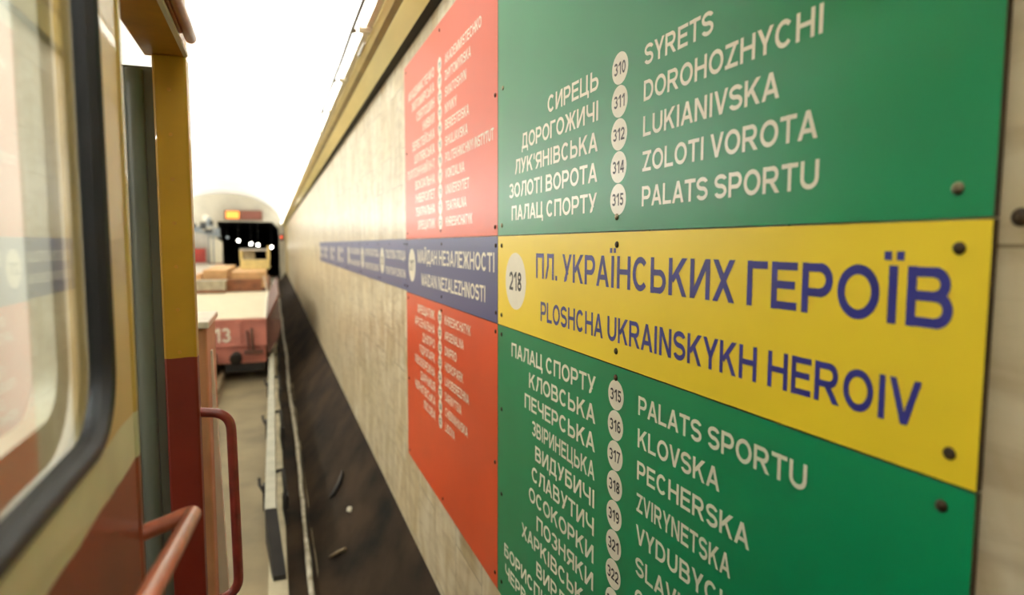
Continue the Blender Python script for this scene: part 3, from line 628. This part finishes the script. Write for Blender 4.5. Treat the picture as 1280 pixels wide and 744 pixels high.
MB().box(WL+.1, WR-.02, WY0+.05, WY0+.35, -2.26, -1.93).build('headstock', M['pink'], wg, .01)
MB().box(-.90, -.2, WY0+.06, WY0+.3, -2.428, -2.22).build('rail_guard', M['under'], wg)
b = MB(); b.tube([(-.70, WY0+.1, -2.12), (-.70, WY0-.2, -2.12)], .09, 16); b.tube([(-.70, WY0-.2, -2.12), (-.70, WY0-.24, -2.14)], .11, 18); b.build('buffer', M['under'], wg)
b = MB(); b.tube([(-1.12, WY0+.05, -2.1), (-1.12, WY0-.12, -2.1)], .07, 12); b.box(-1.22, -1.02, WY0-.2, WY0-.12, -2.2, -2.02); b.build('coupling_hook', M['pinkdark'], wg)
b = MB(); b.tube(fillet([(-.42, WY0-.03, -1.6), (-.42, WY0-.1, -1.68), (-.40, WY0-.1, -1.98), (-.3, WY0-.1, -2.08)], .03), .03, 10); b.box(-.56, -.22, WY0-.12, WY0-.02, -2.08, -2.0); b.tube([(-.50, WY0-.04, -1.62), (-.47, WY0-.06, -2.0)], .02, 8); b.build('brake_hose', M['pinkdark'], wg)
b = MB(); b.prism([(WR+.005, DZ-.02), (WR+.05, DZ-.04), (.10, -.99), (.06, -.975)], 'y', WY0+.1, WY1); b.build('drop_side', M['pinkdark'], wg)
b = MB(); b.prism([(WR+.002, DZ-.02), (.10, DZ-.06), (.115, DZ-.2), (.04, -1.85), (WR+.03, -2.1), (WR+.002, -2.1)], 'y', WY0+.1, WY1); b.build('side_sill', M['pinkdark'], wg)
b = MB(); b.prism([(-.22, DZ), (-.18, DZ), (-.26, -.95), (-.30, -.95)], 'y', WY1-.12, WY1-.06); b.build('stake', M['capwhite'], wg)
MB().box(WL, -.34, WY1-.05, WY1, DZ, -1.03).build('end_board', M['brown'], wg)
for yw in (14.2, 19.2):
    for xr in (-2.48, -.96):
        bb = MB(); bb.tube([(xr-.06, yw, FZ+.57), (xr+.06, yw, FZ+.57)], .4, 24); bb.build('wheel', M['under'], wg)
b = MB(); t = thing('crate', 'greyish wooden crate at the far end of the pale wagon deck', 'crate', (-1.70, 20.1, DZ))
MB().box(-2.12, -1.30, 19.85, 20.38, DZ, -1.07).build('crate_body', M['crate'], t, .008); MB().box(-2.15, -1.27, 19.82, 20.41, -1.07, -1.03).build('lid', M['crate'], t)
b = MB(); b.box(-2.14, -1.28, 19.80, 19.85, DZ+.03, DZ+.09); b.build('batten', M['brown'], t)

# ------------------------------------------------------------------ second wagon with its load
w2 = thing('flat_wagon', 'second flat wagon, brown with tan sheets loaded on it, behind wagon 13', 'wagon', (-1.55, 21.2, FZ+.17))
MB().box(WL, WR, 21.3, 30, -1.5, DZ).build('deck', M['brown'], w2); MB().box(WL, WR, 21.25, 21.35, -1.95, DZ+.05).build('end_sill', M['pinkdark'], w2)
MB().box(WL+.3, WR-.3, 21.4, 29.9, -2.0, -1.5).build('underframe', M['under'], w2)
for yw in (22.4, 28.8):
    for xr in (-2.48, -.96):
        bb = MB(); bb.tube([(xr-.06, yw, FZ+.57), (xr+.06, yw, FZ+.57)], .4, 24); bb.build('wheel', M['under'], w2)
def stack(x0, x1, y0, y1, z0, n, dz, m, label):
    t = thing('sheet_stack', label, 'boards', ((x0+x1)/2, (y0+y1)/2, z0), 'stacks of sheets on the second wagon')
    for k in range(n):
        j = random.uniform(-.03, .03); MB().box(x0+j, x1+j, y0+j, y1-j, z0+k*dz, z0+(k+1)*dz-.006).build('sheet', m, t)
stack(-1.28, -.25, 22.2, 27.6, DZ, 6, .085, M['tan'], 'tan stack of sheets on the second wagon, under the pale yellow cab frame')
stack(-2.05, -1.36, 22.0, 27.0, DZ, 7, .085, M['tan'], 'tan stack of sheets on the second wagon, middle of the load')
b = MB(); b.prism([(-2.85, DZ), (-2.12, DZ), (-2.12, -.93), (-2.35, -1.0), (-2.85, -1.16)], 'y', 22.1, 26.5); tag(b.build('tarpaulin_bundle', M['tan']), 'tan sloping bundle at the platform side of the second wagon', 'bundle')
CZ0 = DZ+6*.085
t = thing('machine_cab', 'pale yellow steel cab frame standing on the load before the tunnel mouth', 'machine', (-.60, 24.9, CZ0))
MB().box(-1.10, -.12, 24.6, 25.5, CZ0, -.56).build('cab_body', M['paleyellow'], t, .02)
for x in (-1.08, -.19):
    for y in (24.63, 25.44): MB().box(x-.03, x+.04, y-.03, y+.03, -.56, -.19).build('post', M['paleyellow'], t)
MB().box(-1.12, -.10, 24.58, 25.52, -.24, -.17).build('cab_roof', M['gate'], t); MB().box(-1.0, -.62, 25.0, 25.1, -.56, -.26).build('seat_back', M['crate'], t)
MB().box(-.19, -.10, 24.56, 24.62, -.56, -.06).build('mast', M['paleyellow'], t)

# ------------------------------------------------------------------ the far end: clock, signal, posters, tunnel lamps
t = thing('interval_clock', 'orange lit interval clock on the end wall above the tunnel mouth', 'clock', (-1.7, 46.8, 1.62))
MB().box(-2.95, -.62, 46.55, 46.83, 1.62, 2.24).build('case', M['ledcase'], t, .02)
b = MB(); b.box(-2.85, -2.05, 46.53, 46.55, 1.70, 2.17); b.build('lit_display', M['led'], t)
b = MB(); b.box(-1.92, -.70, 46.53, 46.55, 1.70, 2.17); b.build('unlit_display', M['ledred'], t)
t = thing('signal_bracket', 'blue grey bracket with dark signal boxes at the left of the tunnel mouth', 'signal', (-3.55, 45, -1.3))
MB().box(-3.60, -3.52, 44.9, 45.0, -1.3, 1.2).build('post', M['bluegrey'], t)
b = MB(); b.prism([(-4.75, .78), (-4.75, .98), (-3.10, .62), (-3.10, .42)], 'y', 44.85, 44.97); b.build('arm', M['bluegrey'], t)
for x, z, w_, h_, mm in ((-4.6, .98, .26, .30, 'darkgrey'), (-4.1, .95, .34, .42, 'darkgrey'), (-3.78, .72, .42, .2, 'darkgrey'), (-3.75, 1.1, .24, .55, 'bluegrey'), (-3.3, .6, .34, .4, 'bluegrey'), (-4.35, .90, .5, .2, 'bluegrey'), (-3.62, 1.2, .2, .28, 'darkgrey')):
    MB().box(x-w_/2, x+w_/2, 44.7, 44.95, z, z+h_).build('signal_box', M[mm], t, .01)
b = MB(); b.tube([(-3.92, 44.72, 1.66), (-3.92, 44.8, 1.66)], .2, 20); b.build('mirror', M['capwhite'], t); MB().box(-3.94, -3.90, 44.8, 44.86, .9, 1.7).build('mirror_stem', M['bluegrey'], t)
t = thing('service_cabinet', 'cream service cabinet on the platform end beside the tunnel mouth', 'cabinet', (-3.25, 45.6, -1.3))
b = MB(); b.prism([(-3.78, -1.3), (-3.08, -1.3), (-3.08, .10), (-3.25, .30), (-3.78, .34)], 'y', 45.3, 46.0); b.build('cabinet_body', M['lampwhite'], t); MB().box(-3.82, -3.05, 45.28, 46.0, -1.3, -1.22).build('plinth', M['brown'], t)
t = thing('platform_gate', 'light grey gate across the platform end with a red board', 'gate', (-4.6, 46.3, -1.3))
MB().box(-5.6, -3.9, 46.3, 46.4, -1.3, .62).build('gate_leaf', M['gate'], t); MB().box(-5.66, -5.56, 46.22, 46.42, -1.3, .7).build('gate_post', M['bluegrey'], t); MB().box(-3.94, -3.86, 46.22, 46.42, -1.3, .7).build('gate_post', M['bluegrey'], t)
MB().box(-5.05, -4.12, 46.25, 46.3, -1.2, -.28).build('notice_board', M['poster'], t)
for k, (x, z, mm, lab) in enumerate(((-2.93, .46, 'dimdot', 'dim bluish tunnel lamp, leftmost of the lamps in the tunnel mouth'), (-2.24, .24, 'lampdot', 'bright white tunnel lamp, second from the left in the tunnel mouth'),
        (-1.44, .02, 'lampdot', 'bright white tunnel lamp, left one of the close pair in the tunnel mouth'), (-.98, -.05, 'lampdot', 'bright white tunnel lamp, right one of the close pair in the tunnel mouth'), (-.08, -.21, 'lampdot', 'bright white tunnel lamp, rightmost and lowest in the tunnel mouth'))):
    t = thing('tunnel_lamp', lab, 'lamp', (x, 48.6, z), 'lamps hanging in the tunnel mouth')
    b = MB(); rows = [[(x+.09*math.sin(a)*math.cos(u), 48.6+.09*math.sin(a)*math.sin(u), z+.09*math.cos(a)) for u in [2*math.pi*j/14 for j in range(14)]] for a in [math.pi*(i+.02)/8.04 for i in range(9)]]
    b.grid(rows, 0, True, True); b.build('bulb', M[mm], t); MB().box(x-.015, x+.015, 48.58, 48.62, z+.07, 1.54).build('hanger', M['under'], t)
t = thing('red_signal', 'small red signal light at the right of the tunnel mouth', 'signal', (.56, 46.7, .3))
MB().box(.47, .66, 46.6, 46.85, .25, .70).build('signal_case', M['darkgrey'], t)
b = MB(); b.tube([(.555, 46.6, .48), (.555, 46.54, .48)], .08, 14); b.build('lens', M['redlight'], t)

t = thing('globe_lamp', 'white globe lamp on a post at the far platform end', 'lamp', (-5.15, 45.0, -1.3))
b = MB(); rows = [[(-5.15+.38*math.sin(a)*math.cos(u), 45+.38*math.sin(a)*math.sin(u), 1.5+.38*math.cos(a)) for u in [2*math.pi*j/20 for j in range(20)]] for a in [math.pi*(i+.02)/12.04 for i in range(13)]]
b.grid(rows, 0, True, True); b.build('globe', M['globe'], t); b = MB(); b.tube([(-5.15, 45, -1.3), (-5.15, 45, 1.14)], .05, 12); b.build('lamp_post', M['bluegrey'], t)
